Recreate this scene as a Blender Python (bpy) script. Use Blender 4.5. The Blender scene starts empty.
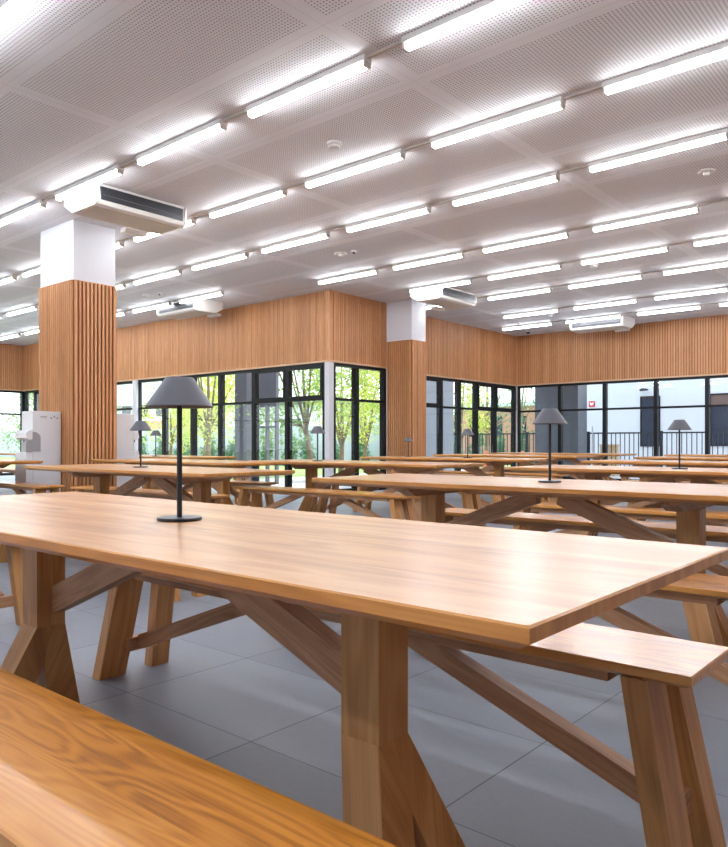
import bpy, math, random
from mathutils import Vector, Matrix
random.seed(7)
COL = bpy.context.scene.collection
CAMZ = 0.97

# ------------------------------------------------------------------ node helpers
def new_mat(name):
    m = bpy.data.materials.new(name); m.use_nodes = True
    nt = m.node_tree
    return m, nt, nt.nodes['Principled BSDF']
def math_n(nt, op, a, b=None, c=None):
    n = nt.nodes.new('ShaderNodeMath'); n.operation = op
    for i, v in enumerate((a, b, c)):
        if v is None: continue
        if isinstance(v, (int, float)): n.inputs[i].default_value = v
        else: nt.links.new(v, n.inputs[i])
    return n.outputs[0]
def mix_n(nt, fac, a, b, mode='MIX'):
    n = nt.nodes.new('ShaderNodeMix'); n.data_type = 'RGBA'; n.blend_type = mode
    if isinstance(fac, (int, float)): n.inputs[0].default_value = fac
    else: nt.links.new(fac, n.inputs[0])
    for i, v in ((6, a), (7, b)):
        if isinstance(v, tuple): n.inputs[i].default_value = (*v, 1)
        else: nt.links.new(v, n.inputs[i])
    return n.outputs[2]
def noise_n(nt, vec, scale, detail=3, rough=.55, dist=0):
    n = nt.nodes.new('ShaderNodeTexNoise'); n.inputs['Scale'].default_value = scale
    n.inputs['Detail'].default_value = detail; n.inputs['Roughness'].default_value = rough
    n.inputs['Distortion'].default_value = dist
    nt.links.new(vec, n.inputs['Vector']); return n.outputs['Fac']
def comb(nt, x, y, z=0.0):
    n = nt.nodes.new('ShaderNodeCombineXYZ')
    for i, v in enumerate((x, y, z)):
        if isinstance(v, (int, float)): n.inputs[i].default_value = v
        else: nt.links.new(v, n.inputs[i])
    return n.outputs[0]
def sep(nt, v):
    n = nt.nodes.new('ShaderNodeSeparateXYZ'); nt.links.new(v, n.inputs[0]); return n.outputs
def white_n(nt, v):
    n = nt.nodes.new('ShaderNodeTexWhiteNoise'); n.noise_dimensions = '1D'
    nt.links.new(v, n.inputs['W']); return n.outputs['Value']
def ramp(nt, fac, stops):
    n = nt.nodes.new('ShaderNodeValToRGB'); cr = n.color_ramp
    while len(cr.elements) < len(stops): cr.elements.new(.5)
    for e, (p, c) in zip(cr.elements, stops): e.position = p; e.color = (*c, 1)
    nt.links.new(fac, n.inputs[0]); return n.outputs[0]
def mapr(nt, v, a, b, c, d):
    n = nt.nodes.new('ShaderNodeMapRange'); nt.links.new(v, n.inputs[0])
    for i, k in enumerate((a, b, c, d)): n.inputs[i+1].default_value = k
    return n.outputs[0]

def wood(name, dark, mid, light, rough=.35, coat=0.0, board=0.0, ring=9.0, coat_rough=.12, spec=.5, vary=.25):
    m, nt, b = new_mat(name)
    uv = nt.nodes.new('ShaderNodeUVMap'); uv.uv_map = 'grain'
    s = sep(nt, uv.outputs[0]); u, v = s[0], s[1]
    oi = nt.nodes.new('ShaderNodeObjectInfo').outputs['Random']
    off = math_n(nt, 'MULTIPLY', oi, 31.0)
    u = math_n(nt, 'ADD', u, off)
    rnd = None
    if board:
        idx = math_n(nt, 'FLOOR', math_n(nt, 'DIVIDE', v, board))
        rnd = white_n(nt, math_n(nt, 'ADD', idx, off))
        u = math_n(nt, 'ADD', u, math_n(nt, 'MULTIPLY', rnd, 17.0))
    p1 = comb(nt, math_n(nt, 'MULTIPLY', u, .9), math_n(nt, 'MULTIPLY', v, 7.0), off)
    n1 = noise_n(nt, p1, 1.3, 2, .5, .25)
    rings = math_n(nt, 'SINE', math_n(nt, 'MULTIPLY', n1, ring*6.28))
    rings = mapr(nt, rings, -1, 1, 0, 1)
    p2 = comb(nt, math_n(nt, 'MULTIPLY', u, 3.0), math_n(nt, 'MULTIPLY', v, 160.0), off)
    n2 = noise_n(nt, p2, 1.0, 3, .6)
    p3 = comb(nt, math_n(nt, 'MULTIPLY', u, .8), math_n(nt, 'MULTIPLY', v, 3.0), off)
    n3 = noise_n(nt, p3, 1.2, 3, .6)
    f = math_n(nt, 'ADD', math_n(nt, 'MULTIPLY', rings, .22), math_n(nt, 'MULTIPLY', n2, .62))
    f = math_n(nt, 'ADD', f, math_n(nt, 'MULTIPLY', math_n(nt, 'SUBTRACT', n3, .5), .9))
    if rnd is not None:
        f = math_n(nt, 'ADD', f, math_n(nt, 'MULTIPLY', math_n(nt, 'SUBTRACT', rnd, .5), vary))
    col = ramp(nt, f, [(.10, dark), (.42, mid), (.75, light)])
    # fine pores and rare knots
    kn = nt.nodes.new('ShaderNodeTexVoronoi'); kn.inputs['Scale'].default_value = 1.0
    nt.links.new(comb(nt, math_n(nt, 'MULTIPLY', u, 1.6), math_n(nt, 'MULTIPLY', v, 5.0), off), kn.inputs['Vector'])
    k = mapr(nt, kn.outputs['Distance'], .03, .13, .55, 1.0)
    col = mix_n(nt, 1.0, col, comb(nt, k, k, k), 'MULTIPLY')
    hs = nt.nodes.new('ShaderNodeHueSaturation'); nt.links.new(col, hs.inputs['Color'])
    nt.links.new(mapr(nt, oi, 0, 1, .93, 1.07), hs.inputs['Value'])
    nt.links.new(hs.outputs[0], b.inputs['Base Color'])
    nt.links.new(mapr(nt, n2, .2, .8, rough-.05, rough+.08), b.inputs['Roughness'])
    b.inputs['Specular IOR Level'].default_value = spec
    b.inputs['Coat Weight'].default_value = coat; b.inputs['Coat Roughness'].default_value = coat_rough
    bp = nt.nodes.new('ShaderNodeBump'); bp.inputs['Strength'].default_value = .06; bp.inputs['Distance'].default_value = .002
    nt.links.new(f, bp.inputs['Height']); nt.links.new(bp.outputs[0], b.inputs['Normal'])
    return m

def plain(name, c, rough=.5, metal=0, noise=0.0, spec=.5, scale=6):
    m, nt, b = new_mat(name)
    b.inputs['Roughness'].default_value = rough; b.inputs['Metallic'].default_value = metal
    b.inputs['Specular IOR Level'].default_value = spec
    tc = nt.nodes.new('ShaderNodeTexCoord').outputs['Object']
    n = noise_n(nt, tc, scale, 4)
    lo = tuple(x*(1-noise) for x in c); hi = tuple(min(1, x*(1+noise)) for x in c)
    nt.links.new(mix_n(nt, n, lo, hi), b.inputs['Base Color'])
    return m

M = {}
M['top'] = wood('table_top_wood', (.40,.185,.06), (.55,.275,.105), (.66,.37,.16), rough=.42, coat=.65, board=.085, ring=5, coat_rough=.27, vary=.26)
M['edge'] = wood('table_edge_wood', (.42,.17,.03), (.60,.26,.055), (.72,.36,.10), rough=.38, coat=.3, ring=5)
M['seat'] = wood('bench_seat_wood', (.26,.08,.008), (.60,.225,.026), (.74,.335,.06), rough=.40, coat=.75, board=.15, ring=14, coat_rough=.2, vary=.35)
M['leg'] = wood('leg_wood', (.34,.15,.04), (.52,.25,.082), (.64,.35,.13), rough=.5, coat=.12, ring=6)
M['brace'] = wood('brace_wood', (.34,.17,.08), (.50,.27,.14), (.62,.37,.21), rough=.55, ring=9)
M['white'] = plain('white_plaster', (.66,.67,.71), .6, 0, .02)
M['trimwood'] = plain('pale_trim_wood', (.62,.40,.25), .5, 0, .08)
M['black'] = plain('black_frame_metal', (.005,.0055,.007), .5, 0, .1, .3)
M['lamp'] = plain('grey_lamp_metal', (.11,.113,.135), .45, .3, .05)
M['lampdark'] = plain('dark_lamp_metal', (.035,.038,.05), .38, .4, .05)
M['lampin'] = plain('lamp_inside', (.5,.5,.5), .5)
M['fixture'] = plain('fixture_white', (.72,.71,.70), .4, 0, .02)
M['endcap'] = plain('fixture_end', (.55,.51,.47), .4, 0, .05)
M['raceway'] = plain('cable_channel', (.48,.43,.39), .5, 0, .05)
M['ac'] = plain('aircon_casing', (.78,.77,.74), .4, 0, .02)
M['acunder_bounce'] = plain('aircon_underside_warm_bounce', (.60,.54,.46), .45, 0, .03)  # tan is warm bounce from the wooden tables, put into the colour
M['slot'] = plain('aircon_slot', (.02,.022,.028), .4)
M['vane'] = plain('aircon_vane', (.20,.20,.21), .4)
M['disp'] = plain('dispenser_white', (.74,.76,.80), .35, 0, .02)
M['recess'] = plain('dispenser_recess', (.36,.37,.40), .35, .2, .05)
M['print'] = plain('grey_print', (.30,.31,.34), .5)
M['chrome'] = plain('chrome', (.6,.6,.62), .2, .9)
M['greywall'] = plain('grey_render', (.13,.14,.165), .8, 0, .08)
M['paleblue'] = plain('pale_render', (.30,.34,.41), .8, 0, .05)
M['whitewall'] = plain('outside_white_render', (.70,.73,.78), .85, 0, .05, scale=2)
M['fencewall'] = plain('boundary_render', (.55,.60,.66), .85, 0, .08, scale=3)
M['brick'] = plain('reddish_render', (.50,.27,.20), .85, 0, .15, scale=3)
M['darkglass'] = plain('dark_window', (.035,.045,.07), .15, 0, .2)
M['blind'] = plain('brown_blind', (.16,.10,.085), .6, 0, .1)
M['red'] = plain('sign_red', (.70,.03,.04), .5)
M['signwhite'] = plain('sign_white', (.85,.85,.85), .5)
M['orange'] = plain('cone_orange', (.85,.25,.08), .5, 0, .05)
M['tan'] = plain('tan_wood', (.55,.40,.22), .6, 0, .1)
M['steel'] = plain('steel', (.45,.47,.5), .4, .6)
M['bark'] = plain('bark', (.20,.145,.10), .9, 0, .35, scale=20)
M['metalrail'] = plain('dark_rail', (.025,.03,.04), .45, .2)

def leafmat(name, c1, c2):
    m, nt, b = new_mat(name)
    tc = nt.nodes.new('ShaderNodeTexCoord').outputs['Object']
    n = noise_n(nt, tc, 3.0, 4, .7)
    nt.links.new(ramp(nt, n, [(.3, c1), (.7, c2)]), b.inputs['Base Color'])
    b.inputs['Roughness'].default_value = .5
    tr = nt.nodes.new('ShaderNodeBsdfTranslucent'); mx = nt.nodes.new('ShaderNodeMixShader'); mx.inputs[0].default_value = .45
    nt.links.new(ramp(nt, n, [(.3, c1), (.7, c2)]), tr.inputs[0])
    nt.links.new(b.outputs[0], mx.inputs[1]); nt.links.new(tr.outputs[0], mx.inputs[2])
    nt.links.new(mx.outputs[0], nt.nodes['Material Output'].inputs[0])
    return m
M['leafy'] = leafmat('leaf_yellow_green', (.30,.42,.06), (.78,.80,.20))
M['leafg'] = leafmat('leaf_green', (.14,.30,.07), (.40,.55,.18))
M['hedge'] = leafmat('leaf_hedge', (.05,.16,.08), (.16,.34,.18))

def slat_mat(name, base, lo, hi):
    m, nt, b = new_mat(name)
    tc = nt.nodes.new('ShaderNodeTexCoord').outputs['Object']; s = sep(nt, tc)
    q = math_n(nt, 'FLOOR', math_n(nt, 'DIVIDE', math_n(nt, 'ADD', s[0], s[1]), .056))
    r = white_n(nt, q)
    p = comb(nt, math_n(nt, 'MULTIPLY', s[0], 30), math_n(nt, 'MULTIPLY', s[1], 30), math_n(nt, 'ADD', math_n(nt, 'MULTIPLY', s[2], 2.2), math_n(nt, 'MULTIPLY', r, 9)))
    n = noise_n(nt, p, 1.5, 4, .65)
    f = math_n(nt, 'ADD', math_n(nt, 'MULTIPLY', n, .75), math_n(nt, 'MULTIPLY', r, .25))
    nt.links.new(ramp(nt, f, [(.25, lo), (.5, base), (.75, hi)]), b.inputs['Base Color'])
    b.inputs['Roughness'].default_value = .5
    return m
M['slat'] = slat_mat('slat_wood', (.58,.27,.115), (.42,.18,.065), (.70,.37,.18))
M['slatback'] = plain('slat_backing', (.16,.06,.02), .7, 0, .15)

# glass
m = bpy.data.materials.new('window_glass'); m.use_nodes = True; nt = m.node_tree; nt.nodes.clear()
out = nt.nodes.new('ShaderNodeOutputMaterial'); mx = nt.nodes.new('ShaderNodeMixShader')
tp = nt.nodes.new('ShaderNodeBsdfTransparent'); tp.inputs[0].default_value = (.95,.975,.975,1)
gl = nt.nodes.new('ShaderNodeBsdfGlossy'); gl.inputs['Roughness'].default_value = .01
fr = nt.nodes.new('ShaderNodeFresnel'); fr.inputs[0].default_value = 1.45
gm = nt.nodes.new('ShaderNodeNewGeometry')
nt.links.new(math_n(nt, 'MULTIPLY', fr.outputs[0], math_n(nt, 'SUBTRACT', 1.0, gm.outputs['Backfacing'])), mx.inputs[0]); nt.links.new(tp.outputs[0], mx.inputs[1]); nt.links.new(gl.outputs[0], mx.inputs[2])
nt.links.new(mx.outputs[0], out.inputs[0]); M['glass'] = m

# tube light
m = bpy.data.materials.new('tube_light'); m.use_nodes = True; nt = m.node_tree; nt.nodes.clear()
out = nt.nodes.new('ShaderNodeOutputMaterial'); em = nt.nodes.new('ShaderNodeEmission')
em.inputs[0].default_value = (.93,.955,1,1); em.inputs[1].default_value = 33.0
nt.links.new(em.outputs[0], out.inputs[0]); M['tube'] = m

# ceiling with perforations
m, nt, b = new_mat('perforated_ceiling'); b.inputs['Roughness'].default_value = .75
s = sep(nt, nt.nodes.new('ShaderNodeTexCoord').outputs['Object'])
P = .028
fx = math_n(nt, 'SUBTRACT', math_n(nt, 'FRACT', math_n(nt, 'DIVIDE', math_n(nt, 'ADD', s[0], 50), P)), .5)
fy = math_n(nt, 'SUBTRACT', math_n(nt, 'FRACT', math_n(nt, 'DIVIDE', math_n(nt, 'ADD', s[1], 50), P)), .5)
r = math_n(nt, 'SQRT', math_n(nt, 'ADD', math_n(nt, 'MULTIPLY', fx, fx), math_n(nt, 'MULTIPLY', fy, fy)))
hole = math_n(nt, 'LESS_THAN', r, .24)
def band(c, off, per, half):
    f = math_n(nt, 'FRACT', math_n(nt, 'DIVIDE', math_n(nt, 'ADD', c, 93*per-off+per/2), per))
    d = math_n(nt, 'MULTIPLY', math_n(nt, 'ABSOLUTE', math_n(nt, 'SUBTRACT', f, .5)), per)
    return math_n(nt, 'GREATER_THAN', d, half), d
bx, dx_ = band(s[0], -3.5, 2.50, .082)
by, dy_ = band(s[1], 3.66, 1.034, .072)
mask = math_n(nt, 'MULTIPLY', hole, math_n(nt, 'MULTIPLY', bx, by))
seam = math_n(nt, 'MAXIMUM', math_n(nt, 'LESS_THAN', dx_, .003), math_n(nt, 'LESS_THAN', dy_, .003))
n = noise_n(nt, nt.nodes['Texture Coordinate'].outputs['Object'], 1.5, 3)
base = mix_n(nt, n, (.71,.71,.74), (.76,.76,.79))
col = mix_n(nt, mask, base, (.23,.215,.215))
col = mix_n(nt, math_n(nt, 'MULTIPLY', seam, .35), col, (.35,.33,.32))
nt.links.new(col, b.inputs['Base Color']); M['ceiling'] = m

# floor tiles
m, nt, b = new_mat('grey_floor_tile')
s = sep(nt, nt.nodes.new('ShaderNodeTexCoord').outputs['Object'])
TX, TY = .725, .60
def line(c, off, per, half):
    f = math_n(nt, 'FRACT', math_n(nt, 'DIVIDE', math_n(nt, 'ADD', c, 200*per-off+per/2), per))
    d = math_n(nt, 'MULTIPLY', math_n(nt, 'ABSOLUTE', math_n(nt, 'SUBTRACT', f, .5)), per)
    return math_n(nt, 'LESS_THAN', d, half)
g = math_n(nt, 'MAXIMUM', line(s[0], -1.84, TX, .0022), line(s[1], 1.585, TY, .0015))
ix = math_n(nt, 'FLOOR', math_n(nt, 'DIVIDE', math_n(nt, 'ADD', s[0], 200*TX+1.84), TX))
iy = math_n(nt, 'FLOOR', math_n(nt, 'DIVIDE', math_n(nt, 'ADD', s[1], 200*TY-1.585), TY))
rr = white_n(nt, math_n(nt, 'ADD', ix, math_n(nt, 'MULTIPLY', iy, 37.7)))
tcv = nt.nodes['Texture Coordinate'].outputs['Object']
n = noise_n(nt, tcv, 2.0, 6, .6); n2 = noise_n(nt, tcv, 40, 3, .7)
f = math_n(nt, 'ADD', math_n(nt, 'MULTIPLY', n, .45), math_n(nt, 'ADD', math_n(nt, 'MULTIPLY', rr, .25), math_n(nt, 'MULTIPLY', n2, .25)))
c = ramp(nt, f, [(.2, (.17,.19,.23)), (.8, (.27,.295,.345))])
c = mix_n(nt, g, c, (.05,.055,.065))
nt.links.new(c, b.inputs['Base Color'])
nt.links.new(mapr(nt, n, .3, .7, .38, .55), b.inputs['Roughness']); b.inputs['Specular IOR Level'].default_value = .4
M['floor'] = m

# ground outside
m, nt, b = new_mat('grass_ground'); b.inputs['Roughness'].default_value = .95
tcv = nt.nodes.new('ShaderNodeTexCoord').outputs['Object']
n = noise_n(nt, tcv, 1.2, 8, .7)
nt.links.new(ramp(nt, n, [(.35, (.13,.22,.06)), (.65, (.32,.42,.14))]), b.inputs['Base Color']); M['grass'] = m
M['paving'] = plain('outside_paving', (.45,.45,.46), .9, 0, .1, scale=3)

# ------------------------------------------------------------------ mesh builder
class MB:
    def __init__(s): s.mi = {}; s.v = []; s.f = []; s.uv = []; s.smooth = []
    def face(s, pts, g=Vector((1,0,0)), off=(0,0), smooth=False):
        i = len(s.v); pts = [Vector(p) for p in pts]; s.v += pts
        s.f.append(list(range(i, i+len(pts)))); s.smooth.append(smooth)
        n = Vector((0,0,0))
        for a, b_, in zip(pts, pts[1:]+pts[:1]): n += a.cross(b_)
        if n.length > 0: n.normalize()
        if abs(n.dot(g)) > .8:
            a = Vector((0,0,1)) if abs(g.z) < .7 else Vector((1,0,0))
            a = (a - g*a.dot(g)).normalized(); c = g.cross(a)
            s.uv.append([(p.dot(a)*.6+off[0], p.dot(c)+off[1]) for p in pts])
        else:
            side = n.cross(g).normalized()
            s.uv.append([(p.dot(g)+off[0], p.dot(side)+off[1]) for p in pts])
    def hexa(s, q, g=Vector((1,0,0)), off=None):
        # q: 8 corners, bottom 4 then top 4, both counterclockwise from above
        off = off or (random.uniform(0,20), random.uniform(0,3))
        for idx in ((3,2,1,0), (4,5,6,7), (0,1,5,4), (1,2,6,5), (2,3,7,6), (3,0,4,7)):
            s.face([q[k] for k in idx], g, off)
    def box(s, x0, x1, y0, y1, z0, z1, g=Vector((1,0,0)), off=None):
        s.hexa([(x0,y0,z0),(x1,y0,z0),(x1,y1,z0),(x0,y1,z0),(x0,y0,z1),(x1,y0,z1),(x1,y1,z1),(x0,y1,z1)], g, off)
    def slab(s, x0, x1, y0, y1, z0, z1, ch, chz, off=(0,0)):
        # flat top with a chamfer running inwards under the edge
        g = Vector((1,0,0)); zm = z0+chz
        a = [(x0+ch,y0+ch,z0),(x1-ch,y0+ch,z0),(x1-ch,y1-ch,z0),(x0+ch,y1-ch,z0)]
        b_ = [(x0,y0,zm),(x1,y0,zm),(x1,y1,zm),(x0,y1,zm)]
        e = .003
        c = [(x0,y0,z1-e),(x1,y0,z1-e),(x1,y1,z1-e),(x0,y1,z1-e)]
        d = [(x0+e,y0+e,z1),(x1-e,y0+e,z1),(x1-e,y1-e,z1),(x0+e,y1-e,z1)]
        s.face(a[::-1], g, off); s.face(d, g, off)
        for lo, hi in ((a,b_),(b_,c),(c,d)):
            for i in range(4): j = (i+1)%4; s.mi[len(s.f)] = 1; s.face([lo[i],lo[j],hi[j],hi[i]], g, off)
    def beam(s, p0, p1, wy, h, cut0=None, cut1=None):
        # bar in the XZ plane of centreline p0->p1, wy wide in Y, h high; optional plumb (x) or level (z) end cuts
        p0, p1 = Vector(p0), Vector(p1); d = (p1-p0).normalized(); n = Vector((-d.z, 0, d.x))
        def end(p, cut, sgn):
            if cut is None: return p+n*sgn*h/2
            q = p+n*sgn*h/2
            if cut == 'x': return q + d*((p.x-q.x)/d.x)
            return q + d*((p.z-q.z)/d.z)
        a0, a1 = end(p0,cut0,-1), end(p0,cut0,1); b0, b1 = end(p1,cut1,-1), end(p1,cut1,1)
        Y = Vector((0, wy/2, 0))
        q = [a0-Y, b0-Y, b0+Y, a0+Y, a1-Y, b1-Y, b1+Y, a1+Y]
        if d.x < 0: q = [b0-Y, a0-Y, a0+Y, b0+Y, b1-Y, a1-Y, a1+Y, b1+Y]; q = [q[4],q[5],q[6],q[7],q[0],q[1],q[2],q[3]]
        s.hexa(q, d)
    def leg(s, tx, ty, tz, bx_, by_, bz, sx, sy, sx2=None, sy2=None):
        sx2 = sx2 or sx; sy2 = sy2 or sy
        g = (Vector((tx,ty,tz))-Vector((bx_,by_,bz))).normalized()
        q = [(bx_-sx2/2,by_-sy2/2,bz),(bx_+sx2/2,by_-sy2/2,bz),(bx_+sx2/2,by_+sy2/2,bz),(bx_-sx2/2,by_+sy2/2,bz),
             (tx-sx/2,ty-sy/2,tz),(tx+sx/2,ty-sy/2,tz),(tx+sx/2,ty+sy/2,tz),(tx-sx/2,ty+sy/2,tz)]
        s.hexa(q, g)
    def prism(s, poly, axis, a0, a1, g=Vector((0,0,1))):
        # poly in the other two axes, counterclockwise seen from +axis for axis z
        def P(p, a):
            return {'x': (a,p[0],p[1]), 'y': (p[0],a,p[1]), 'z': (p[0],p[1],a)}[axis]
        area = sum(p[0]*q[1]-q[0]*p[1] for p, q in zip(poly, poly[1:]+poly[:1]))
        pol = poly if area > 0 else poly[::-1]
        if axis == 'y': pol = pol[::-1]
        s.face([P(p,a1) for p in pol], g); s.face([P(p,a0) for p in pol][::-1], g)
        n = len(pol)
        for i in range(n):
            j = (i+1)%n; s.face([P(pol[i],a0),P(pol[j],a0),P(pol[j],a1),P(pol[i],a1)], g)
    def lathe(s, prof, c=(0,0,0), n=40):
        for (r0,z0),(r1,z1) in zip(prof, prof[1:]):
            for k in range(n):
                a, b_ = 2*math.pi*k/n, 2*math.pi*(k+1)/n
                def q(r,z,t): return (c[0]+r*math.cos(t), c[1]+r*math.sin(t), c[2]+z)
                pts = [q(r0,z0,a),q(r0,z0,b_),q(r1,z1,b_),q(r1,z1,a)]
                if r0 < 1e-6: pts = [pts[0],pts[2],pts[3]]
                elif r1 < 1e-6: pts = pts[:3]
                s.face(pts, Vector((0,0,1)), smooth=True)
    def tube(s, pts, rads, n=8):
        pts = [Vector(p) for p in pts]
        rings = []
        for i, p in enumerate(pts):
            d = (pts[min(i+1,len(pts)-1)]-pts[max(i-1,0)]).normalized()
            a = d.cross(Vector((0,1,0)) if abs(d.y) < .8 else Vector((1,0,0))).normalized(); b_ = d.cross(a)
            rings.append([p+(a*math.cos(2*math.pi*k/n)+b_*math.sin(2*math.pi*k/n))*rads[i] for k in range(n)])
        for r0, r1 in zip(rings, rings[1:]):
            for k in range(n): s.face([r0[k],r0[(k+1)%n],r1[(k+1)%n],r1[k]], Vector((0,0,1)), smooth=True)
        s.face(rings[0][::-1]); s.face(rings[-1])
    def build(s, name, mat, parent=None, loc=(0,0,0), bevel=0, weld=False):
        me = bpy.data.meshes.new(name); me.from_pydata(s.v, [], s.f)
        uvl = me.uv_layers.new(name='grain'); k = 0
        for fu in s.uv:
            for t in fu: uvl.data[k].uv = t; k += 1
        me.polygons.foreach_set('use_smooth', s.smooth)
        if weld or bevel:
            import bmesh
            bm = bmesh.new(); bm.from_mesh(me); bmesh.ops.remove_doubles(bm, verts=bm.verts, dist=1e-5)
            bmesh.ops.recalc_face_normals(bm, faces=bm.faces)
            bm.to_mesh(me); bm.free()
        me.materials.append(M[mat] if isinstance(mat, str) else mat)
        if s.mi:
            me.materials.append(M['edge'])
            for k, v in s.mi.items(): me.polygons[k].material_index = v
        me.update()
        o = bpy.data.objects.new(name, me); COL.objects.link(o); o.location = loc
        if parent: o.parent = parent
        if bevel:
            md = o.modifiers.new('bevel', 'BEVEL'); md.width = bevel; md.segments = 2; md.limit_method = 'ANGLE'
        return o

def tag(o, label=None, cat=None, group=None, kind=None):
    if label: o['label'] = label
    if cat: o['category'] = cat
    if group: o['group'] = group
    if kind: o['kind'] = kind
    return o
def empty(name, loc=(0,0,0), rz=0):
    o = bpy.data.objects.new(name, None); COL.objects.link(o); o.location = loc
    o.rotation_euler = (0,0,rz); o.empty_display_size = .1; return o
def copy_tree(o, parent=None):
    c = o.copy(); COL.objects.link(c); c.parent = parent
    for ch in [x for x in bpy.data.objects if x.parent == o]: copy_tree(ch, c)
    return c
def px(X, Y, Z):
    a = math.radians(40.57); r = X*math.cos(a)+Y*math.sin(a); d = -X*math.sin(a)+Y*math.cos(a)
    return (364+741.6*r/d, 442-741.6*(Z-CAMZ)/d, d) if d > .05 else (9999, 9999, d)
ORD = ['first','second','third','fourth','fifth','sixth','seventh','eighth','ninth','tenth','eleventh','twelfth']

# ------------------------------------------------------------------ room shell
H = 3.81; HEAD = 2.475
XL, XR, YB, YA, XB, XC, YD = -21.9, 4.4, -4.4, 10.12, -9.52, -9.86, 17.82  # numbers already scaled about the camera: room, ceiling fittings, outside; not the furniture
L = [(XL,YB),(XR,YB),(XR,YD),(XC,YD),(XC,12.0),(XB,12.0),(XB,YA),(XL,YA)]
b = MB(); b.prism(L, 'z', -.1, 0); tag(b.build('floor', 'floor'), kind='structure')
b = MB(); b.prism([(XL-.1,YB-.1),(XR+.1,YB-.1),(XR+.1,YD+.1),(XC-.1,YD+.1),(XC-.1,12.0),(XB-.1,12.0),(XB-.1,YA+.1),(XL-.1,YA+.1)], 'z', H, H+.15); tag(b.build('ceiling', 'ceiling'), kind='structure')
def slats(mb, along, a0, a1, plane, nrm, z0, z1, pitch=.06, w=.042, dep=.02):
    n = int((a1-a0)/pitch)
    for i in range(n):
        c = a0+(i+.5)*(a1-a0)/n
        p0, p1 = sorted((plane, plane+nrm*dep))
        if along == 'x': mb.box(c-w/2, c+w/2, p0, p1, z0, z1, Vector((0,0,1)))
        else: mb.box(p0, p1, c-w/2, c+w/2, z0, z1, Vector((0,0,1)))
def clad(name, along, a0, a1, plane, nrm, z0, z1, ext=0):
    b = MB(); p0, p1 = sorted((plane, plane-nrm*.1))
    if along == 'x': b.box(a0-ext, a1+ext, p0, p1, z0, z1)
    else: b.box(p0, p1, a0-ext, a1+ext, z0, z1)
    o = tag(b.build(name, 'slatback'), kind='structure')
    s_ = MB(); slats(s_, along, a0, a1, plane, nrm, z0+.03, z1); s_.build('wood_slats', 'slat', o)
    t_ = MB(); q0, q1 = sorted((plane, plane+nrm*.03))
    if along == 'x': t_.box(a0, a1, q0, q1, z0-.005, z0+.03)
    else: t_.box(q0, q1, a0, a1, z0-.005, z0+.03)
    t_.build('bottom_edge', 'trimwood', o)
    return o
clad('wall_far_left', 'x', XL, XB-.02, YA, -1, HEAD, H)
clad('wall_corner', 'y', YA-.02, 11.82, XB, 1, HEAD, H)
clad('wall_middle', 'y', 12.3, YD, XC, 1, HEAD, H)
clad('wall_far_right', 'x', XC, XR, YD, -1, HEAD, H)
clad('wall_left', 'y', YB, YA, XL, 1, HEAD, H)
b = MB(); b.box(XL, XR, YB-.1, YB, 0, H); tag(b.build('wall_back', 'white'), kind='structure')
b = MB(); b.box(XR, XR+.1, YB, YD, 0, H); tag(b.build('wall_right', 'slat'), kind='structure')

b = MB(); b.box(XB-.08, XB+.024, YA-.024, YA+.08, HEAD, H-.001); tag(b.build('trim_4', 'slat'), kind='structure')
def glazing(name, along, a0, a1, plane, out, mull, trans=1.785, frames=()):
    """aluminium glazing run: plane = inner face, out = outward direction"""
    root = tag(empty(name, (0,0,0)), kind='structure')
    D = .13
    def bar(nm, u0, u1, z0, z1, d=D, m_='black', d0=0):
        q = MB(); p0, p1 = sorted((plane+out*d0, plane+out*(d0+d)))
        if along == 'x': q.box(u0, u1, p0, p1, z0, z1)
        else: q.box(p0, p1, u0, u1, z0, z1)
        return q.build(nm, m_, root)
    bar('head_rail', a0, a1, HEAD-.06, HEAD-.006)
    bar('sill_rail', a0, a1, 0, .07)
    us = [a0]+list(mull)+[a1]
    for i, u in enumerate(us):
        h_ = .042 if 0 < i < len(us)-1 else .03
        c = u if 0 < i < len(us)-1 else (u+.03 if i == 0 else u-.03)
        bar('mullion', c-h_, c+h_, .07, HEAD-.06)
    for u, v in zip(us, us[1:]):
        bar('transom', u+.035, v-.035, trans-.025, trans+.025, .06)
        bar('pane', u+.035, v-.035, .07, trans-.025, .008, 'glass', .03)
        bar('pane', u+.035, v-.035, trans+.025, HEAD-.06, .008, 'glass', .03)
    for (u, v) in frames:   # opening top lights with a heavier frame
        q = MB(); p0, p1 = sorted((plane-out*.01, plane+out*.028)); w_ = .05; z0, z1 = trans+.025, HEAD-.06
        for (aa, bb, cc, dd) in ((u+.035, v-.035, z0, z0+w_), (u+.035, v-.035, z1-w_, z1), (u+.035, u+.035+w_, z0+w_, z1-w_), (v-.035-w_, v-.035, z0+w_, z1-w_)):
            if along == 'x': q.box(aa, bb, p0, p1, cc, dd)
            else: q.box(p0, p1, aa, bb, cc, dd)
        q.build('opening_frame', 'black', root)
    return root
mA = [-10.69,-11.68,-12.78,-13.76,-14.86,-15.97,-17.1,-18.2,-19.2,-20.2,-21.27][::-1]
glazing('window_1', 'x', XL, XB-.12, YA, 1, mA, frames=((-10.69, XB-.15),(-11.68,-10.69)))
glazing('window_2', 'y', YA+.12, 11.82, XB, -1, [10.93])
glazing('window_3', 'y', 12.3, YD, XC, -1, [13.3,14.31,15.07,15.86,16.75], frames=((13.3,14.31),(15.86,16.75),(16.75,17.82)))
glazing('window_4', 'x', XC, XR, YD, 1, [-8.62,-7.43,-6.18,-5.03,-3.83,-2.63,-1.43,-.23,.97,2.17,3.37])
glazing('window_5', 'y', YB, YA, XL, -1, [YB+1.04*k for k in range(1,14)])
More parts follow.
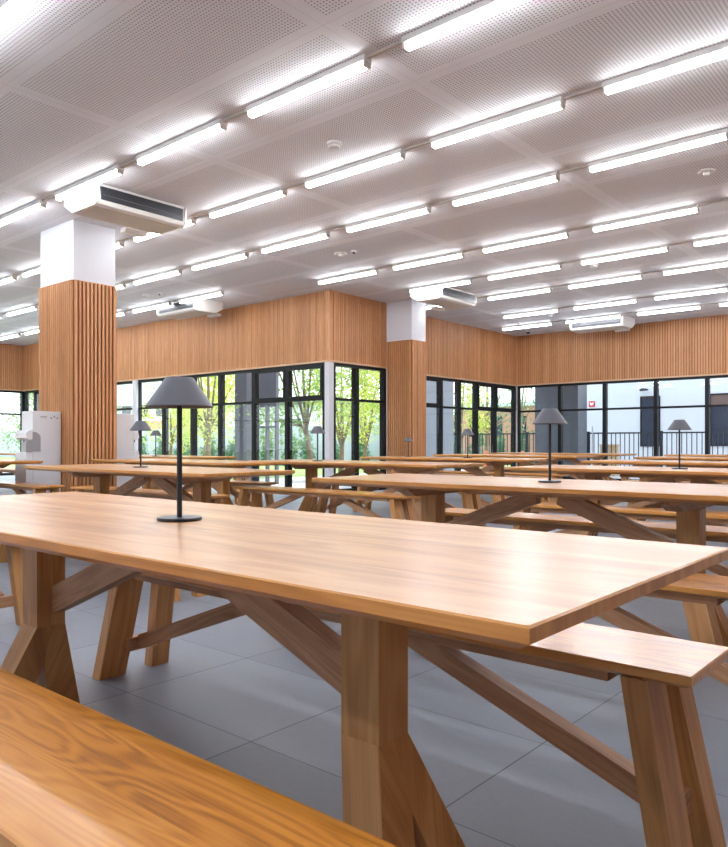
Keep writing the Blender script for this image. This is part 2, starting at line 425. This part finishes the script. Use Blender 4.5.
b = MB(); b.box(XB-.11, XB+.012, YA-.012, YA+.11, 0, HEAD-.006); tag(b.build('trim_1', 'white'), kind='structure')
b = MB(); b.box(-16.06, -15.88, YA-.05, YA-.005, 0, HEAD-.006); tag(b.build('trim_2', 'white'), kind='structure')
b = MB(); b.box(XC-.02, XC+.035, YD-.035, YD-.005, 0, HEAD-.006); tag(b.build('trim_3', 'endcap'), kind='structure')

P_S = .05
def pillar(x0, x1, y0, y1, zs, label, sides):
    root = tag(empty('pillar', ((x0+x1)/2,(y0+y1)/2,0)), label, 'pillar')
    cx, cy = (x0+x1)/2, (y0+y1)/2
    q = MB(); q.box(x0-cx, x1-cx, y0-cy, y1-cy, zs, H-.001); q.build('white_top', 'white', root)
    q = MB(); q.box(x0-cx, x1-cx, y0-cy, y1-cy, 0, zs); q.build('core', 'slatback', root)
    s_ = MB(); e = .003
    if 'y-' in sides: slats(s_, 'x', x0-cx, x1-cx, y0-cy-e*0, -1, 0, zs, P_S, .030, .028)
    if 'y+' in sides: slats(s_, 'x', x0-cx, x1-cx, y1-cy, 1, 0, zs, P_S, .030, .028)
    if 'x+' in sides: slats(s_, 'y', y0-cy, y1-cy, x1-cx, 1, 0, zs, P_S, .030, .028)
    if 'x-' in sides: slats(s_, 'y', y0-cy, y1-cy, x0-cx, -1, 0, zs, P_S, .030, .028)
    s_.build('wood_slats', 'slat', root)
    return root
pillar(-9.84, -8.96, 4.77, 5.36, 3.04, 'free-standing square pillar clad in vertical wood slats, white at the top', ('y-','y+','x+','x-'))
b = MB(); b.box(-9.96, -9.53, 12.2, 12.299, 0, H); tag(b.build('wall_return', 'white'), kind='structure')
pillar(-9.5, -8.88, 11.83, 12.3, 3.01, 'slat-clad pier projecting from the wall between the two window runs, white on top', ('y-','x+'))

# ------------------------------------------------------------------ ceiling lights
PA, PB_, ST = -8.17, -7.37, 1.663; LL = 1.32
def make_light():
    r = empty('tube_light', (0,0,0))
    b = MB(); b.box(0, LL, -.042, .042, H-.044, H); b.build('body', 'fixture', r)
    b = MB(); b.prism([(-.027,H-.044),(-.027,H-.074),(-.019,H-.084),(.019,H-.084),(.027,H-.074),(.027,H-.044)], 'x', .02, LL-.02); b.build('diffuser', 'tube', r)
    for x in (0, LL-.02):
        b = MB(); b.box(x, x+.02, -.033, .033, H-.085, H-.044); b.build('end_cap', 'endcap', r)
    b = MB(); b.box(LL+.001, ST-.001, -.013, .013, H-.022, H); b.build('connector', 'raceway', r)
    return r
PA, PB_, ST = -8.17, -7.37, 1.663; LL = 1.32
rows = [(-2.58,PA,0),(-1.0,PB_,0),(.58,PA,0),(2.15,PB_,0),(4.16,PA,0),(5.71,PB_,0),(7.26,PA,0),(8.82,PB_,1),(9.34,PB_,2),(10.96,-8.26,2),(12.52,-7.54,2),(14.6,-8.40,2),(16.15,-7.65,2)]  # first row, behind the camera, is added unseen to brighten the leg fronts
proto = None; rowno = 0
for ry, ph, mode in rows:
    xs = []
    lo = XL+.2 if mode != 2 else XB+.1
    hi = 2.0 if mode != 1 else XB-.1
    k = -12
    while k < 10:
        x = ph+k*ST
        if x >= lo and x+LL <= hi and not (mode == 0 and abs(ry-5.19) > 9): xs.append(x)
        k += 1
    vis = []
    for x in xs:
        p0, p1 = px(x, ry, 3.5), px(x+LL, ry, 3.5)
        if p0[2] > .3 and p1[0] > 0 and p0[0] < 728 and max(p0[1], p1[1]) > 0: vis.append(x)
    if vis: rowno += 1
    for x in xs:
        if x not in vis and ry < 4.5 and x < -15: continue
        o = make_light() if proto is None else copy_tree(proto)
        if proto is None: proto = o
        o.location = (x, ry, 0)
        if x in vis:
            i = vis.index(x)
            w_ = ORD[min(i, 11)]
            tag(o, 'white tube light, %s from the left in the %s ceiling row from the front' % (w_, ORD[rowno-1]), 'light', 'ceiling tube lights')
        else:
            tag(o, 'unseen white ceiling tube light beyond the edge of the picture', 'light', 'ceiling tube lights')
        if x+ST > xs[-1]+.01:
            for ch in [c for c in bpy.data.objects if c.parent == o and c.name.startswith('connector')]: bpy.data.objects.remove(ch)

# ------------------------------------------------------------------ air conditioners
def make_ac():
    # local: length along x 0..LEN, front (louvre) towards -y, z=0 is the underside
    r = empty('air_conditioner'); LN, DP, HT = 1.17, .71, .24
    b = MB(); b.prism([(0,.05),(.02,.01),(.06,0),(DP-.18,.0),(DP,.11),(DP,HT),(.03,HT)], 'x', 0, LN); b.build('casing', 'ac', r)
    b = MB(); b.box(.05, LN-.05, -.006, .022, .055, .20); b.build('outlet', 'slot', r)
    b = MB(); b.prism([(-.012,.112),(-.004,.106),(.02,.118),(.02,.124)], 'x', .08, LN-.08); b.build('vane', 'vane', r)
    b = MB(); b.box(.04, LN-.04, .10, DP-.18, -.004, .0005); b.build('underside_panel', 'acunder_bounce', r)  # panel carries the painted warm bounce from below
    for x in (.0,LN-.018):
        b = MB(); b.box(x, x+.018, -.008, .045, .03, HT-.01); b.build('end_trim', 'ac', r)
    b = MB(); b.box(LN-.42, LN-.12, DP-.06, DP+.05, -.02, .03); b.tube([(LN-.3,DP+.02,.03),(LN-.3,DP+.02,.15)], [.02,.02]); b.build('drain_bracket', 'ac', r)
    return r
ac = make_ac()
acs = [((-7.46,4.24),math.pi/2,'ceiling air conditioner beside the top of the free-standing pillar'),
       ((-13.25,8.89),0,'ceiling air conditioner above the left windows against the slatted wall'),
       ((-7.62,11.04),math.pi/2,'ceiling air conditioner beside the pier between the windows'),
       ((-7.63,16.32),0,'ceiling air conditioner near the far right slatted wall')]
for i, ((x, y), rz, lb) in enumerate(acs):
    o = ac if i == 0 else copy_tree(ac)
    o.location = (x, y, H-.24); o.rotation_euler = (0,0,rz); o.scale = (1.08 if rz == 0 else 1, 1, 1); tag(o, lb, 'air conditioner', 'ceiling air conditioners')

# smoke detectors and small sensors
def detector(x, y, rr, label, style=0):
    r = empty('smoke_detector', (x, y, H))
    b = MB(); b.lathe([(0,-.0005),(rr,-.0005),(rr,-.012),(rr*.8,-.02),(0,-.02)][::-1], n=24); b.build('base', 'fixture', r)
    if style == 0:
        b = MB(); b.lathe([(0,-.055),(rr*.7,-.055),(rr*.85,-.045),(rr*.85,-.035),(rr*.5,-.03),(rr*.5,-.02)], n=24); b.build('sensor_cap', 'fixture', r)
    else:
        b = MB(); b.lathe([(0,-.05),(rr*.3,-.045),(rr*.4,-.02)], n=16); b.build('sensor_dome', 'lampdark' if style == 2 else 'fixture', r)
    tag(r, label, 'smoke detector', 'ceiling detectors')
detector(-4.79, 5.16, .07, 'round smoke detector between the first and second rows of tube lights')
detector(-2.33, 8.24, .085, 'round white smoke detector at the right edge of the ceiling', 1)
detector(-7.53, 8.25, .095, 'flat round ceiling disc left of a small dome sensor', 1)
detector(-7.28, 8.27, .045, 'small dome sensor with a dark eye beside a flat ceiling disc', 2)
detector(-12.5, 8.16, .095, 'flat ceiling disc above the air conditioner over the left windows', 1)
detector(-12.15, 8.2, .045, 'small dome sensor above the left air conditioner', 2)
detector(-4.92, 11.4, .066, 'white ceiling sensor among the distant rows of tube lights at right')
detector(-8.7, 15.84, .10, 'flat ceiling disc left of the far right air conditioner', 1)
detector(-7.6, 15.29, .05, 'small white dome sensor just above the far right air conditioner', 1)
r = empty('ceiling_camera', (-9.13, 17.1, H)); b = MB(); b.lathe([(0,-.03),(.055,-.03),(.055,-.0005),(0,-.0005)], n=20); b.build('base', 'fixture', r)
b = MB(); b.lathe([(0,-.085),(.03,-.075),(.045,-.05),(.048,-.03)], n=20); b.build('dome', 'lampdark', r)
tag(r, 'dark dome camera on the ceiling in the far corner', 'camera')

# ------------------------------------------------------------------ tables
TL, TW = 2.70, .87
def make_table():
    r = empty('dining_table')
    b = MB(); b.slab(-TL/2, TL/2, -TW/2, TW/2, .712, .75, .028, .016, (3.1,.4)); b.build('tabletop', 'top', r)
    for sx in (-1, 1):
        # square post that divides into two feet, spread both across and along the table
        X = sx*.748
        b = MB(); b.box(X-.0525, X+.0525, -.05, .05, .34, .655, Vector((0,0,1))); b.build('post', 'leg', r)
        for sy in (-1, 1):
            b = MB(); pl = [(0,.34),(0,.20),(sy*.06,0),(sy*.17,0),(sy*.05,.34)]
            b.prism(pl, 'x', X-.0525, X+.0525, Vector((0,sy*.33,.94)).normalized())
            for v in b.v: v.x += sx*.12*(1-v.z/.34)
            b.build('leg', 'leg', r)
        b = MB(); y = .30; X = sx*.747
        b.prism([(-y,.712),(-y,.69),(-y+.07,.655),(y-.07,.655),(y,.69),(y,.712)], 'x', X-.04, X+.04, Vector((0,1,0))); b.build('cleat', 'brace', r)
        b = MB(); b.beam((sx*.6955,.03,.428), (sx*.07,.03,.675), .055, .085, 'x', None); b.build('brace', 'brace', r)
    b = MB(); b.box(-.5, .5, -.045, .045, .672, .712); b.build('centre_block', 'brace', r)
    return r
def make_bench(LEN=2.36):
    r = empty('bench'); W = .30; h = LEN/2
    b = MB(); b.slab(-h, h, -W/2, W/2, .448, .48, .022, .012, (1.7,.15)); b.build('seat', 'seat', r)
    for sx in (-1, 1):
        X = sx*(h-.13)
        for sy in (-1, 1):
            ww = .12 if sy < 0 else .085
            b = MB(); b.leg(X, sy*(.137-ww/2), .448, X+sx*.09, sy*(.165-ww/2)-.01, 0, .055, ww); b.build('leg', 'leg', r)
        b = MB(); b.box(X+sx*.045-.02, X+sx*.045+.02, -.075, .075, .10, .155, Vector((0,1,0))); b.build('crossbar', 'brace', r)
        b = MB(); b.beam((X+sx*.02,0,.135), (sx*.27,0,.425), .05, .055, 'x', None); b.build('brace', 'brace', r)
    b = MB(); b.box(-(h-.2), h-.2, -.10, .10, .418, .448); b.build('seat_rail', 'brace', r)
    return r
T0, B0 = make_table(), make_bench()
usedT, usedB = [False], [False]
def put(proto, used, x, y, label, cat, group, rz=0):
    o = copy_tree(proto) if used[0] else proto
    used[0] = True; o.location = (x, y, 0); o.rotation_euler = (0,0,rz); tag(o, label, cat, group); return o
rowY = [1.235, 3.74, 6.25, 8.75, 11.25, 13.7]
rowN = ['front row','second row','third row','fourth row','fifth row','rearmost row']
colsX = {0:[-1.775,-5.15], 1:[-1.86,-5.52,-9.90,-13.4], 2:[-1.95,-5.42,-10.2,-13.9], 3:[-2.4,-5.85], 4:[-2.7,-6.3], 5:[-3.1,-6.6]}
colN = {4:['at the right','at left centre','left of the slatted pillar','at the far left'], 2:['at the right','by the windows at left']}
for r_, ys in enumerate(rowY):
    cs = colsX[r_]; names = colN[4] if len(cs) == 4 else colN[2]
    for c_, x in enumerate(cs):
        j = [0, .0, .03, -.04][c_ % 4]
        if r_ == 1: j = [-.05,-.13,0,0][c_]
        if r_ == 2 and c_ > 1: j = .65
        where = '%s, %s' % (rowN[r_], names[c_])
        if not (r_ == 0 and c_ == 1):
            if r_ == 0: lb = 'large wooden dining table in the foreground with a lamp on it'
            else: lb = 'wooden dining table in the %s' % where
            put(T0, usedT, x, ys+j, lb, 'table', 'wooden dining tables')
        # benches: near side and far side
        if r_ == 0:
            if c_ == 0:
                put(B0, usedB, -1.58, .562, 'glossy orange-brown bench in the bottom left corner, nearest the camera', 'bench', 'wooden benches')
                put(B0, usedB, -1.665, 1.765, 'pale topped bench tucked behind the foreground table', 'bench', 'wooden benches')
            else:
                put(B0, usedB, -5.08, 1.72, 'bench end seen left of the foreground table leg', 'bench', 'wooden benches')
            continue
        bx0 = [0.16, .55, .1, -.1][c_] if r_ == 1 else [.1,.15,-.1,.05][c_]
        near, far = ((-.97 if r_ == 1 else -.80)+j*(r_ > 1), .74+j*(r_ > 1))
        fx = x-bx0*.5
        if r_ == 1 and c_ == 1: fx, far = -6.6, .52
        if r_ == 1 and c_ == 2: fx, far = -9.25, .30
        put(B0, usedB, x+bx0, ys+near, 'bench, near side of table in the %s' % where, 'bench', 'wooden benches')
        put(B0, usedB, fx, ys+far, 'bench, far side of table in the %s' % where, 'bench', 'wooden benches')
put(T0, usedT, -7.40, 5.33, 'wooden dining table standing right beside the slatted pillar', 'table', 'wooden dining tables')
put(B0, usedB, -7.88, 6.05, 'bench behind the table that stands right beside the slatted pillar', 'bench', 'wooden benches')

# ------------------------------------------------------------------ lamps
def make_lamp():
    r = empty('table_lamp')
    b = MB(); b.lathe([(0,0),(.060,0),(.062,.002),(.062,.007),(.060,.009),(0,.009)], n=48); b.build('base', 'lampdark', r)
    b = MB(); b.lathe([(.0075,.009),(.0075,.355),(0,.355)], n=20); b.build('pole', 'lampdark', r)
    b = MB(); b.lathe([(.093,.318),(.0935,.321),(.040,.399),(.037,.4015),(0,.4015)], n=56); b.lathe([(0,.397),(.036,.397),(.0905,.319),(.093,.318)], n=56); b.build('lamp_shade', 'lamp', r)
    b = MB(); b.lathe([(0,.335),(.018,.340),(.022,.352),(.012,.375),(.010,.397)], n=20); b.build('bulb', 'lampin', r)
    return r
lamps = [(-1.755,1.25,'grey cone-shade lamp on the foreground table','large'),
 (-1.865,3.74,'grey lamp on the second table at right of centre',''),
 (-5.66,3.63,'larger of the two lamps seen left of the foreground lamp',''),
 (-9.97,6.66,'small distant lamp just right of another, in front of the left windows',''),
 (-1.98,6.27,'grey lamp on the third row table at the right edge',''),
 (-5.98,6.16,'small lamp in front of the corner window by the white post',''),
 (-5.62,8.78,'small distant lamp in front of the windows right of the pier','')]
l0 = make_lamp()
for i, (x, y, lb, _) in enumerate(lamps):
    o = l0 if i == 0 else copy_tree(l0)
    o.location = (x, y, .7501); tag(o, lb, 'lamp', 'table lamps')
o = copy_tree(l0); o.location = (-7.25, 9.0+.0, 0)
# a further lamp on the fourth-row table, left end, seen before the pier
o.location = (-6.78, 8.95, .7501); o.scale = (.72,.72,.72); tag(o, 'smallest lamp, seen against the slatted pier', 'lamp', 'table lamps')

# ------------------------------------------------------------------ water dispensers
def make_dispenser():
    r = empty('water_dispenser')   # side panel on +x; front nose towards -y; depth y 0..-.53
    b = MB(); b.box(-.30, 0, -.37, 0, 0, 1.36); b.build('cabinet', 'disp', r, bevel=.008)
    poly = [(-.37,0),(-.45,0),(-.455,.04),(-.455,.84),(-.37,.84)]
    b = MB(); b.prism(poly, 'x', -.30, 0); b.build('front_base', 'disp', r, bevel=.006)
    arc = [(-.37,1.12)]+[(-.39-.065*math.sin(t), 1.06+.06*math.cos(t)) for t in (0,.3,.6,.9,1.2,1.57)]+[(-.455,1.02),(-.42,1.0),(-.37,1.0)]
    b = MB(); b.prism(arc, 'x', -.30, 0); b.build('tap_hood', 'disp', r, bevel=.004)
    b = MB(); b.box(-.28, -.02, -.385, -.37, .84, 1.0); b.build('recess_panel', 'recess', r)
    b = MB(); b.box(-.02, -.002, -.455, -.37, .84, 1.02); b.build('side_guard', 'recess', r)
    ar = [(-.37,.85),(-.27,.85)]+[(-.37+.10*math.cos(t), 1.02+.08*math.sin(t)) for t in (0,.3,.6,.9,1.2,1.57)]
    b = MB(); b.prism(ar, 'x', 0, .006); b.build('side_inlay', 'recess', r)
    b = MB()
    for k in range(3): b.tube([(-.24+.09*k,-.41,1.0),(-.24+.09*k,-.425,.97)], [.012,.009])
    b.build('tap', 'chrome', r)
    b = MB()
    for k in range(7): b.box(0, .003, -.27+.012*k, -.262+.012*k, 1.285, 1.30 if k%2 else 1.295)
    b.box(0, .003, -.27, -.19, 1.272, 1.276)
    b.build('lettering', 'print', r)
    for k, z in enumerate((1.265,1.282,1.265)):
        b = MB(); b.box(0, .003, -.14+.04*k, -.12+.04*k, z, z+.02); b.build('symbol', 'print', r)
    for y in (-.30, -.10):
        b = MB(); b.box(-.25, .0015, y-.06, y+.04, .655, .66); b.build('seam', 'print', r)
    return r
d = make_dispenser(); d.location = (-9.20, 4.73, 0); tag(d, 'white water dispenser cabinet left of the slatted pillar', 'water dispenser', 'water dispensers')
d2 = copy_tree(d); d2.location = (-8.43, 4.93, 0); d2.rotation_euler = (0,0,0)
# this one faces the other way: mirror by turning it round
d2.rotation_euler = (0,0,math.pi); d2.location = (-9.50, 5.42, 0); tag(d2, 'white dispenser cabinet right of the slatted pillar, before the windows', 'water dispenser', 'water dispensers')

# ------------------------------------------------------------------ outside: x places taken from image pixel columns at chosen depths
b = MB(); b.prism([(-99,-33),(66,-33),(66,99),(-99,99)], 'z', -.3, -.12); tag(b.build('ground', 'grass'), kind='structure')
b = MB(); b.prism([(-9.96,10.24),(-9.96,17.94),(6,17.94),(6,23),(-15.4,23),(-15.4,12.6),(-33,12.6),(-33,10.24)], 'z', -.12, -.04); tag(b.build('paving', 'paving'), kind='structure')

def bld_window(root, x0, x1, y, z0, z1, blind=0):
    f = MB(); w = .04
    for q in ((x0,x1,z0-w,z0),(x0,x1,z1,z1+w),(x0-w,x0,z0-w,z1+w),(x1,x1+w,z0-w,z1+w)): f.box(q[0],q[1],y-.03,y+.01,q[2],q[3])
    fo = f.build('window', 'black', root)
    g = MB(); g.box(x0, x1, y-.01, y+.01, z0, z1-blind); g.build('pane', 'darkglass', fo)
    if blind: g = MB(); g.box(x0, x1, y-.015, y+.01, z1-blind, z1); g.build('blind', 'blind', fo)
# white neighbouring building on the right
r = tag(empty('white_building', (0,0,0)), 'plain white neighbouring building behind the railing outside the right windows', 'building')
b = MB(); b.box(-10.56,8.8,23.1,33,-0.12,7.603); b.build('wall', 'whitewall', r)
bld_window(r, -8.426, -7.898, 23.1, 0.871, 2.345, 0.022); bld_window(r, -6.402, -5.17, 23.1, 0.893, 2.345, 0.352); bld_window(r, -2.86, -1.76, 23.1, 0.893, 2.345)
b = MB(); b.box(-10.56,8.8,23.056,23.1,3.093,3.181); b.build('ledge', 'whitewall', r)
r = tag(empty('red_sign', (-10.032,23.089,2.202)), 'small red sign with a white mark on the white building', 'sign')
b = MB(); b.box(-.10,.10,-.02,0,-.09,.09); b.build('plate', 'red', r)
b = MB(); b.prism([(-.07,.05),(-.025,.05),(0,.01),(.025,.05),(.07,.05),(.05,-.03),(0,-.06),(-.05,-.03)], 'y', -.026, -.02); b.build('mark', 'signwhite', r)
r = tag(empty('security_camera', (-8.305,23.089,2.598)), 'white security camera on the outside white wall', 'camera')
b = MB(); b.tube([(0,0,0),(0,-.12,0)], [.03,.03]); b.build('mount', 'fixture', r)
b = MB(); b.tube([(-.12,-.16,-.02),(.12,-.12,0)], [.045,.045], 12); b.build('body', 'darkglass', r)
r = tag(empty('tan_crate', (-8.8,21.56,-0.04)), 'tan slatted box behind the railing outside', 'crate')
b = MB(); b.box(-.25,.2,-.15,.15,0,.9); b.build('box', 'tan', r)
b = MB(); b.box(-.27,.22,-.17,.17,.9,.94); b.build('lid', 'tan', r)
# grey outdoor pillars
b = MB(); b.box(-9.889,-8.613,18.92,19.492,-0.04,4.853); tag(b.build('outdoor_pillar', 'greywall'), 'wide grey pillar outside behind the lamp at right', 'pillar')
b = MB(); b.box(-12.32,-11.55,15.95,17.325,-0.04,4.853); tag(b.build('outdoor_pillar', 'paleblue'), 'pale blue-grey pillar outside just right of the slatted pier', 'pillar')
b = MB(); b.box(-14.53,-14.09,12.0,12.3,-0.04,4.853); tag(b.build('outdoor_pillar', 'greywall'), 'grey pillar outside the left windows, beside a dark grey panel', 'pillar')
# grey framed screen
r = tag(empty('glazed_screen', (0,0,0)), 'dark grey framed outdoor screen with a solid upper panel', 'screen')
b = MB(); b.box(-13.882,-13.123,12.1,12.188,1.817,3.863); b.build('upper_panel', 'greywall', r)
for x in (-13.88,-13.51,-13.18):
    b = MB(); b.box(x,x+.055,12.1,12.19,-.04,1.817); b.build('post', 'greywall', r)
for z in (1.31,.25):
    b = MB(); b.box(-13.83,-13.12,12.12,12.17,z,z+.05); b.build('rail', 'greywall', r)
# railing
r = tag(empty('railing', (0,0,0)), 'dark metal railing with vertical bars outside the far windows', 'railing')
for z in (.10, 1.20):
    b = MB(); b.box(-14.85,-2.2,20.33,20.37,z,z+.04); b.build('rail', 'metalrail', r)
b = MB(); x = -14.75
while x < -2.2: b.box(x-.01,x+.01,20.34,20.36,.14,1.20); x += .127
tag(b.build('bars', 'metalrail', r), kind='stuff')
for x in (-14.85,-12.8,-10.9,-8.95,-6.9,-4.95,-2.95):
    b = MB(); b.box(x-.035,x+.035,20.31,20.39,-.04,1.27); b.build('post', 'metalrail', r)
for i, x in enumerate((-8.93,-8.69)):
    r = tag(empty('steel_pole', (x-.05+.02*i,20.1,-.04)), 'slim steel pole standing at the railing, %s of a pair' % ('left' if i == 0 else 'right'), 'pole', 'steel poles by the railing')
    b = MB(); b.tube([(0,0,0),(0,0,1.45)], [.018,.018]); b.build('shaft', 'steel', r)
    b = MB(); b.box(-.05,.05,-.05,.05,0,.02); b.build('foot_plate', 'steel', r)
# boundary wall and buildings behind
b = MB(); b.box(-66,-18.9,24.6,24.8,-.12,1.72); tag(b.build('boundary_wall', 'fencewall'), 'long pale grey boundary wall behind the shrubs outside', 'wall')
r = tag(empty('apartment_building', (0,0,0)), 'pale building with balconies beyond the trees at far left', 'building')
b = MB(); b.box(-72.6,-57.2,41.8,50.6,-0.12,9.253); b.build('wall', 'whitewall', r)
for z in (2.2,4.6):
    b = MB(); b.box(-73,-56.8,40.9,41.8,z,z+.8); b.build('balcony', 'brick' if z < 3 else 'whitewall', r)
for k in range(5): bld_window(r, -71.5+3*k, -70+3*k, 41.8, 3.5, 4.9); bld_window(r, -71.5+3*k, -70+3*k, 41.8, .6, 2.0)
r = tag(empty('white_house', (0,0,0)), 'low white house beyond the boundary wall at left centre', 'building')
b = MB(); b.box(-41.8,-29.7,30.8,37.4,-0.12,3.203); b.build('wall', 'whitewall', r)
b = MB(); b.box(-42.24,-29.26,30.36,37.84,3.203,3.478); b.build('roof', 'greywall', r)
for k in range(3): bld_window(r, -40.1+3.6*k, -38.5+3.6*k, 30.8, 1.0, 2.3)
r = tag(empty('reddish_building', (0,0,0)), 'reddish building behind the hedge beyond the far corner', 'building')
b = MB(); b.box(-23.1,-16.94,35.2,41.8,-0.12,2.873); b.build('wall', 'brick', r)
b = MB(); b.box(-23.32,-16.72,34.98,42.02,2.873,3.093); b.build('roof', 'whitewall', r)
for k in range(4): bld_window(r, -22.4+1.43*k, -21.8+1.43*k, 35.2, 1.3, 2.3)

def foliage(mb, blobs, n, ls, rnd):
    tot = sum(b_[3]**2 for b_ in blobs)
    for (x, y, z, R) in blobs:
        for _ in range(int(n*R*R/tot)):
            d = Vector((rnd.gauss(0,1), rnd.gauss(0,1), rnd.gauss(0,1))).normalized()
            c = Vector((x,y,z)) + d*R*(rnd.random()**.4)
            a = Vector((rnd.gauss(0,1), rnd.gauss(0,1), rnd.gauss(0,1))).normalized()
            t = a.cross(d if abs(a.dot(d)) < .9 else Vector((0,0,1))).normalized(); s = ls*rnd.uniform(.6,1.3)
            u = a.cross(t)*s*.12
            mb.face([c-a*s, c-t*s*.5+u, c+a*s]); mb.face([c-a*s, c+a*s, c+t*s*.5+u])
def tree(x, y, hgt, rad, n, leaf, mat, label, seed, lean=0, trunk_r=.09, squash=.8, low=None):
    rnd = random.Random(seed); r = tag(empty('tree', (x,y,-.12)), label, 'tree')
    low = low or hgt*.42
    b = MB(); b.tube([(0,0,0),(lean*.3,0,low*.5),(lean*.7,.05,low),(lean,0,hgt*.75)], [trunk_r*1.2,trunk_r,trunk_r*.75,trunk_r*.3]); b.build('trunk', 'bark', r)
    bl = []; 
    for k in range(9):
        t = rnd.uniform(0, 6.28); q = rad*rnd.uniform(.25,.75); z = rnd.uniform(low+rad*.1, hgt-rad*.2)
        bl.append((lean*.8+q*math.cos(t), q*math.sin(t), z, rad*rnd.uniform(.35,.6)))
    for k, bb in enumerate(bl[:6]):
        b = MB(); b.tube([(lean*.6,0.03,low*rnd.uniform(.75,1)),((bb[0]+lean)/2,bb[1]/2,(low+bb[2])/2),(bb[0],bb[1],bb[2])], [trunk_r*.5,trunk_r*.35,trunk_r*.12],6); b.build('branch', 'bark', r)
    if n:
        b = MB(); foliage(b, bl, n, leaf, rnd); b.build('foliage', mat, r)
    return r
tree(-20.9,16.06,6.16,2.09,7000,.06,'leafy','yellow-green tree outside the left windows beside the pale pillar',3, low=1.5)
tree(-25.3,19.3,3.96,2.0,4200,.06,'leafy','lower yellow-green tree behind the foreground lamp shade',4, low=1.2)
tree(-29.5,20.5,3.3,1.8,3400,.06,'leafy','yellow-green tree seen left of the foreground lamp pole',14, low=1.1)
tree(-14.025,14.3,5.72,2.09,7500,.05,'leafg','green tree with a forked trunk outside the white corner post',5, lean=-.5, trunk_r=.07, low=1.5)
tree(-16.3,17.9,4.84,1.8,6000,.055,'leafy','light green tree behind the corner window',6, low=1.0)
tree(-18.8,22.0,5.72,1.6,4000,.06,'leafg','green tree seen in the right half of the corner window',16, low=.9)
tree(-16.1,24.6,5.94,1.55,5000,.06,'leafy','yellow-green tree outside the windows right of the pier',7, low=1.4)
tree(-17.9,29.6,7.2,2.3,700,.09,'hedge','sparse dark-branched tree at the far corner of the glazing',8, trunk_r=.10, low=1.6)
tree(-18.4,33.6,6.4,1.5,300,.10,'hedge','thin bare tree seen in the first pane of the right windows',18, trunk_r=.09, low=1.6)
tree(-29.7,9.13,5.28,2.42,6000,.07,'leafy','yellow-green tree outside the far left windows',9, low=1.0)
tree(-28.4,14.4,4.62,2.0,6000,.06,'leafg','green tree outside the window left of the dispenser',10, low=.9)

def shrub(x, y, h, w, n, mat, label, group, seed, name='shrub', leaf=.06):
    rnd = random.Random(seed); r = tag(empty(name, (x,y,-.12)), label, 'shrub', group)
    b = MB()
    for k in range(3): b.tube([(0,0,0),(rnd.uniform(-w,w)*.4,rnd.uniform(-w,w)*.4,h*.7)], [.02,.008],5)
    b.build('stem', 'bark', r)
    b = MB(); bl = [(rnd.uniform(-w,w)*.3, rnd.uniform(-w,w)*.3, h*(.25+.6*k/4), w*(.6-.06*k)) for k in range(5)]
    foliage(b, bl, n, leaf, rnd); b.build('foliage', mat, r)
for k in range(14):
    shrub(-38.5+1.4*k, 23.3+.3*math.sin(k*2.1), 1.5+.15*math.sin(k*1.7), .66, 620, 'hedge', 'upright green shrub planted against the pale boundary wall', 'shrubs along the boundary wall', 40+k, leaf=.08)
for k in range(7):
    shrub(-16.4+.86*k, 22.2, 1.45+.05*math.sin(k), .55, 900, 'hedge', 'dense dark green shrub forming the hedge behind the railing', 'hedge shrubs behind the railing', 80+k, 'hedge_shrub', leaf=.05)
def cone(x, y, label):
    r = tag(empty('traffic_cone', (x,y,-.04)), label, 'cone', 'orange cones outside')
    b = MB(); b.box(-.16,.16,-.16,.16,0,.03); b.build('base', 'orange', r)
    b = MB(); b.lathe([(.13,.03),(.12,.1),(.075,.62),(.05,.74),(0,.76)], n=24); b.build('body', 'orange', r)
cone(-11.33, 18.7, 'small orange cone outside, left of the far corner mullion'); cone(-10.505, 19.36, 'small orange cone outside, right of the far corner mullion')
b = MB(); b.tube([(-18.6,19.9,3.5),(-17.1,19.9,3.0),(-15.2,19.9,2.55)], [.025]*3, 6); tag(b.build('power_cable', 'black'), 'dark sagging cable crossing the corner window view', 'cable')

# ------------------------------------------------------------------ world, sun, camera
w = bpy.data.worlds.new('World'); bpy.context.scene.world = w; w.use_nodes = True; nt = w.node_tree
bg = nt.nodes['Background']; sky = nt.nodes.new('ShaderNodeTexSky'); sky.sky_type = 'NISHITA'; sky.sun_disc = False
sky.sun_elevation = math.radians(40); sky.sun_rotation = math.radians(30); sky.air_density = 1.0; sky.dust_density = 3.0; sky.altitude = 0
hz = nt.nodes.new('ShaderNodeMix'); hz.data_type = 'RGBA'; hz.inputs[0].default_value = .6
nt.links.new(sky.outputs[0], hz.inputs[6]); hz.inputs[7].default_value = (5,5.2,5.6,1)
nt.links.new(hz.outputs[2], bg.inputs[0]); bg.inputs[1].default_value = .72
sd = bpy.data.lights.new('sun', 'SUN'); sd.energy = 5; sd.angle = math.radians(3); sd.color = (1,.96,.88)
so = bpy.data.objects.new('sun', sd); COL.objects.link(so)
so.rotation_euler = (math.radians(38), 0, math.radians(155))

cd = bpy.data.cameras.new('camera'); co = bpy.data.objects.new('camera', cd); COL.objects.link(co)
co.location = (0,0,CAMZ); co.rotation_euler = (math.pi/2, 0, math.radians(40.57))
cd.sensor_fit = 'HORIZONTAL'; cd.sensor_width = 36; cd.lens = 741.6*36/728
cd.shift_y = 18.5/728; cd.clip_start = .05; cd.clip_end = 300
sc = bpy.context.scene; sc.camera = co
sc.view_settings.view_transform = 'Standard'; sc.view_settings.look = 'None'
sc.view_settings.exposure = 0.12; sc.view_settings.gamma = 1
sc.view_settings.use_curve_mapping = False
